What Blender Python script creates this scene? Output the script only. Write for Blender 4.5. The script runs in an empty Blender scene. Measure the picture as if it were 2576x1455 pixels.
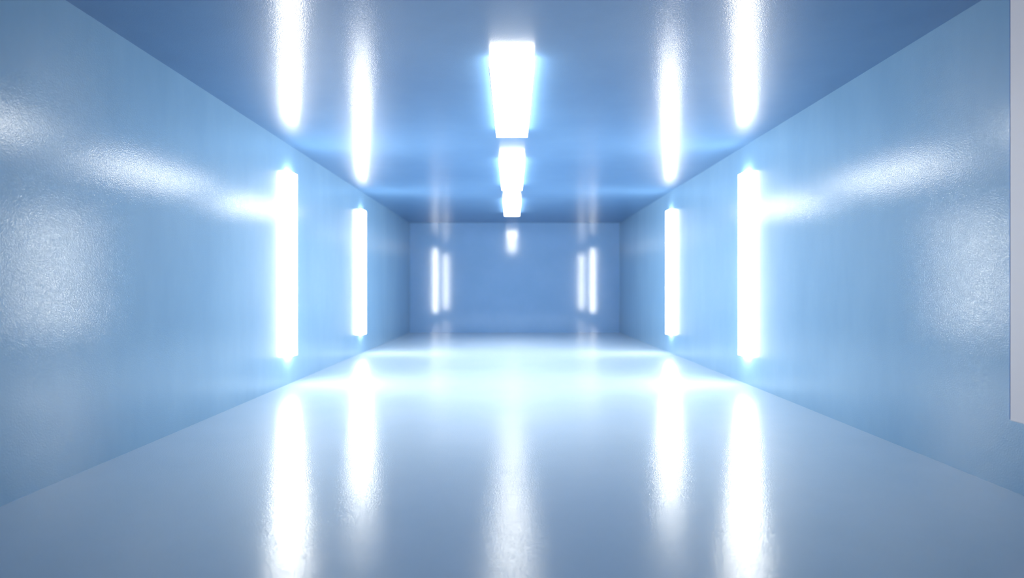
import bpy, bmesh, math

C = bpy.context.scene.collection
scene = bpy.context.scene

# ------------------------------------------------------------------ measures (metres)
CAM_H = 1.222
XL, XR = -2.87, 3.02          # inner faces of the side walls
H = 3.08                      # ceiling height
Y0, Y1 = -0.6, 17.87          # open near end, far wall
T = 0.2

# ------------------------------------------------------------------ camera
cam_d = bpy.data.cameras.new('camera')
cam = bpy.data.objects.new('camera', cam_d)
C.objects.link(cam)
cam.location = (0, 0, CAM_H)
cam.rotation_euler = (math.pi / 2, 0, 0)
cam_d.sensor_width = 36
cam_d.lens = 36 * 1600 / 2576
cam_d.clip_start = 0.05
cam_d.dof.use_dof = True
cam_d.dof.focus_distance = 5.2
cam_d.dof.aperture_fstop = 0.75
scene.camera = cam

# ------------------------------------------------------------------ world and exposure
w = bpy.data.worlds.new('world')
scene.world = w
w.use_nodes = True
bg = w.node_tree.nodes['Background']
bg.inputs['Color'].default_value = (0.10, 0.30, 0.75, 1)
bg.inputs['Strength'].default_value = 0.01
vs = scene.view_settings
vs.view_transform = 'Standard'
vs.look = 'None'
vs.gamma = 1
vs.use_curve_mapping = False
vs.exposure = 0.12

LAMP_COL = (1.0, 0.96, 0.86, 1)
WALL_LAMP = 25.0
CEIL_LAMP = 13.0
DIM_LAMP = 0.16
WALL_BEAM = 42.0     # watts thrown straight out of each wall lamp's face
CEIL_BEAM = 10.0
SPREAD = 96


# ------------------------------------------------------------------ helpers
def box(bm, x0, x1, y0, y1, z0, z1):
    v = [bm.verts.new((x, y, z)) for x in (x0, x1) for y in (y0, y1) for z in (z0, z1)]
    for f in ((0, 1, 3, 2), (4, 6, 7, 5), (0, 4, 5, 1), (2, 3, 7, 6), (0, 2, 6, 4), (1, 5, 7, 3)):
        bm.faces.new([v[i] for i in f])


def obj(name, bm, mat, parent=None, bevel=0.0, seg=3):
    bmesh.ops.recalc_face_normals(bm, faces=bm.faces)
    if bevel:
        bmesh.ops.bevel(bm, geom=bm.edges[:], offset=bevel, segments=seg, profile=0.5, affect='EDGES')
    me = bpy.data.meshes.new(name)
    bm.to_mesh(me)
    bm.free()
    me.materials.append(mat)
    o = bpy.data.objects.new(name, me)
    C.objects.link(o)
    if parent:
        o.parent = parent
    return o


def surface(name, c1, c2, rough, bump, spec=0.5, grain=110.0, stretch=(1, 1, 1), coat=0.0, coat_rough=0.1,
            mott=1.3, bdist=0.004, rvar=0.04, coat_ior=1.5):
    """Painted surface: faint large mottling, brushed streaks, fine grain in the relief."""
    m = bpy.data.materials.new(name)
    m.use_nodes = True
    nt = m.node_tree
    N, L = nt.nodes, nt.links
    p = N['Principled BSDF']
    tc = N.new('ShaderNodeTexCoord')
    mp = N.new('ShaderNodeMapping')
    mp.inputs['Scale'].default_value = stretch
    L.new(tc.outputs['Object'], mp.inputs['Vector'])
    n1 = N.new('ShaderNodeTexNoise')
    n1.inputs['Scale'].default_value = mott
    n1.inputs['Detail'].default_value = 6
    n1.inputs['Roughness'].default_value = 0.62
    L.new(mp.outputs['Vector'], n1.inputs['Vector'])
    mr = N.new('ShaderNodeMapRange')
    mr.inputs['From Min'].default_value = 0.3
    mr.inputs['From Max'].default_value = 0.7
    L.new(n1.outputs['Fac'], mr.inputs['Value'])
    mx = N.new('ShaderNodeMix')
    mx.data_type = 'RGBA'
    mx.inputs['A'].default_value = c1
    mx.inputs['B'].default_value = c2
    L.new(mr.outputs['Result'], mx.inputs['Factor'])
    L.new(mx.outputs['Result'], p.inputs['Base Color'])
    rr = N.new('ShaderNodeMapRange')
    rr.inputs['To Min'].default_value = rough - rvar
    rr.inputs['To Max'].default_value = rough + rvar
    L.new(n1.outputs['Fac'], rr.inputs['Value'])
    L.new(rr.outputs['Result'], p.inputs['Roughness'])
    p.inputs['Specular IOR Level'].default_value = spec
    p.inputs['Coat Weight'].default_value = coat
    p.inputs['Coat Roughness'].default_value = coat_rough
    p.inputs['Coat IOR'].default_value = coat_ior
    n2 = N.new('ShaderNodeTexNoise')
    n2.inputs['Scale'].default_value = grain
    n2.inputs['Detail'].default_value = 2
    L.new(tc.outputs['Object'], n2.inputs['Vector'])
    b = N.new('ShaderNodeBump')
    b.inputs['Strength'].default_value = bump
    b.inputs['Distance'].default_value = bdist
    L.new(n2.outputs['Fac'], b.inputs['Height'])
    L.new(b.outputs['Normal'], p.inputs['Normal'])
    L.new(b.outputs['Normal'], p.inputs['Coat Normal'])
    return m


def emitter(name, strength, col=(0.8, 0.84, 0.88, 1)):
    m = bpy.data.materials.new(name)
    m.use_nodes = True
    p = m.node_tree.nodes['Principled BSDF']
    p.inputs['Base Color'].default_value = col
    p.inputs['Roughness'].default_value = 0.4
    p.inputs['Emission Color'].default_value = LAMP_COL
    p.inputs['Emission Strength'].default_value = strength
    return m


def plain(name, col, rough, metal=0.0):
    m = bpy.data.materials.new(name)
    m.use_nodes = True
    p = m.node_tree.nodes['Principled BSDF']
    nt = m.node_tree
    n = nt.nodes.new('ShaderNodeTexNoise')
    n.inputs['Scale'].default_value = 60
    r = nt.nodes.new('ShaderNodeMapRange')
    r.inputs['To Min'].default_value = rough - 0.05
    r.inputs['To Max'].default_value = rough + 0.05
    nt.links.new(n.outputs['Fac'], r.inputs['Value'])
    nt.links.new(r.outputs['Result'], p.inputs['Roughness'])
    p.inputs['Base Color'].default_value = col
    p.inputs['Metallic'].default_value = metal
    return m


M_wall = surface('blue_wall_paint', (0.185, 0.345, 0.52, 1), (0.225, 0.395, 0.57, 1), 0.42, 0.19, 0.25, 105, (1, 1, 0.35), rvar=0.03, coat=0.8, coat_rough=0.07, coat_ior=1.6)
M_back = surface('blue_end_wall_paint', (0.24, 0.45, 0.74, 1), (0.27, 0.48, 0.78, 1), 0.4, 0.02, 0.3, 60, rvar=0.01, coat=1.0, coat_rough=0.09, coat_ior=1.8)
M_floor = surface('pale_resin_floor', (0.53, 0.67, 0.79, 1), (0.57, 0.70, 0.82, 1), 0.42, 0.26, 0.1, 110, rvar=0.01, coat=0.65, coat_rough=0.06)
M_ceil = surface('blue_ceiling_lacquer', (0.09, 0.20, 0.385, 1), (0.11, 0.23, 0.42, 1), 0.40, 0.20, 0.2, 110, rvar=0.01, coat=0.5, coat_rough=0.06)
M_lamp = emitter('wall_lamp_diffuser', WALL_LAMP)
M_clamp = emitter('ceiling_lamp_diffuser', CEIL_LAMP)
M_dim = emitter('faint_lamp_diffuser', DIM_LAMP, (0.42, 0.43, 0.52, 1))
M_house = plain('blue_lacquered_metal', (0.05, 0.16, 0.42, 1), 0.35, 0.4)


# ------------------------------------------------------------------ the setting
def struct(name, ext, mat):
    bm = bmesh.new()
    box(bm, *ext)
    o = obj(name, bm, mat)
    o['kind'] = 'structure'
    return o


struct('floor', (XL - T, XR + T, Y0, Y1 + T, -T, 0), M_floor)
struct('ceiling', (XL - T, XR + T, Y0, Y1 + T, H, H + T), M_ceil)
struct('wall_left', (XL - T, XL, Y0, Y1 + T, 0, H), M_wall)
struct('wall_right', (XR, XR + T, Y0, Y1 + T, 0, H), M_wall)
struct('wall_back', (XL, XR, Y1, Y1 + T, 0, H), M_back)

# ------------------------------------------------------------------ luminaires
PROT = 0.068     # how far a lamp stands off its wall
WID = 0.29       # its width along the wall
Z0, Z1 = CAM_H - 0.86, CAM_H + 1.493


def thing(name, label, cat, loc, rot, group=None):
    o = bpy.data.objects.new(name, None)
    o.empty_display_size = 0.2
    C.objects.link(o)
    o.location = loc
    o.rotation_euler = rot
    o['label'] = label
    o['category'] = cat
    if group:
        o['group'] = group
    return o


def lamp_parts(root, width, length, depth, mat, beam=0.0, far=1):
    """Built flat: back plate at z=0, diffuser rising to z=depth, x = width, y = length from 0."""
    bm = bmesh.new()
    box(bm, -width / 2 + .012, width / 2 - 0.012, 0.012, length - .012, 0, 0.004)
    obj('back_plate', bm, M_house, root, 0.001, 1)
    bm = bmesh.new()
    box(bm, -width / 2, width / 2, 0.0, length, 0.004, depth)
    obj('diffuser', bm, mat, root, 0.004, 2)
    bm = bmesh.new()
    box(bm, *sorted((far * width / 2, far * (width / 2 + 0.005))), 0.006, length - 0.006, depth - 0.012, depth)
    obj('edge_trim', bm, M_house, root, 0.001, 1)
    if beam:
        ld = bpy.data.lights.new('lamp_beam', 'AREA')
        ld.shape = 'RECTANGLE'
        ld.size, ld.size_y = width - 0.01, length - 0.01
        ld.energy = beam
        ld.color = LAMP_COL[:3]
        ld.spread = math.radians(SPREAD)
        lo = bpy.data.objects.new('lamp_beam', ld)
        C.objects.link(lo)
        lo.parent = root
        lo.location = (0, length / 2, depth + 0.002)
        lo.rotation_euler = (math.pi, 0, 0)      # shines along the lamp's own +z


# wall lamps: local z points out of the wall, local y up, local x towards the far end
def wall_lamp(side, y, label, mat, z0=Z0, z1=Z1):
    from mathutils import Matrix, Vector
    if side < 0:   # left wall, normal +X ; local x -> +Y, y -> +Z, z -> +X
        R = Matrix(((0, 0, 1), (1, 0, 0), (0, 1, 0)))
        x = XL
    else:          # right wall, normal -X ; keep right handed: local x -> -Y, y -> +Z, z -> -X
        R = Matrix(((0, 0, -1), (-1, 0, 0), (0, 1, 0)))
        x = XR
    root = thing('wall_light', label, 'wall light', (x, y + WID / 2, z0), R.to_euler(),
                 'vertical light strips on the side walls')
    lamp_parts(root, WID, z1 - z0, PROT, mat, 0 if mat is M_dim else WALL_BEAM, -side)
    return root


NEAR, FAR = 8.02, 11.93
wall_lamp(-1, NEAR, 'tall glowing white light strip on the left wall, the nearer and larger of its two', M_lamp)
wall_lamp(-1, FAR, 'tall glowing white light strip on the left wall, closer to the end wall', M_lamp)
wall_lamp(1, NEAR, 'tall glowing white light strip on the right wall, between a slimmer and a dim one', M_lamp)
wall_lamp(1, FAR, 'slim glowing light strip on the right wall, closest to the end wall', M_lamp)
wall_lamp(1, 3.48, 'tall dim greyish light strip on the right wall, cut off by the right picture edge', M_dim,
          CAM_H - 0.78, H - 0.05)

CW = 0.36
for y, lab in ((5.06, 'large glowing white ceiling light, nearest of the row down the middle'),
               (9.00, 'glowing white ceiling light, middle one of the row of three'),
               (13.03, 'small glowing white ceiling light, farthest of the row, close to the end wall')):
    root = thing('ceiling_light', lab, 'ceiling light', (0, y, H), (0, math.pi, 0), 'ceiling lights down the middle')
    lamp_parts(root, CW, 2.32, 0.10, M_clamp, CEIL_BEAM)
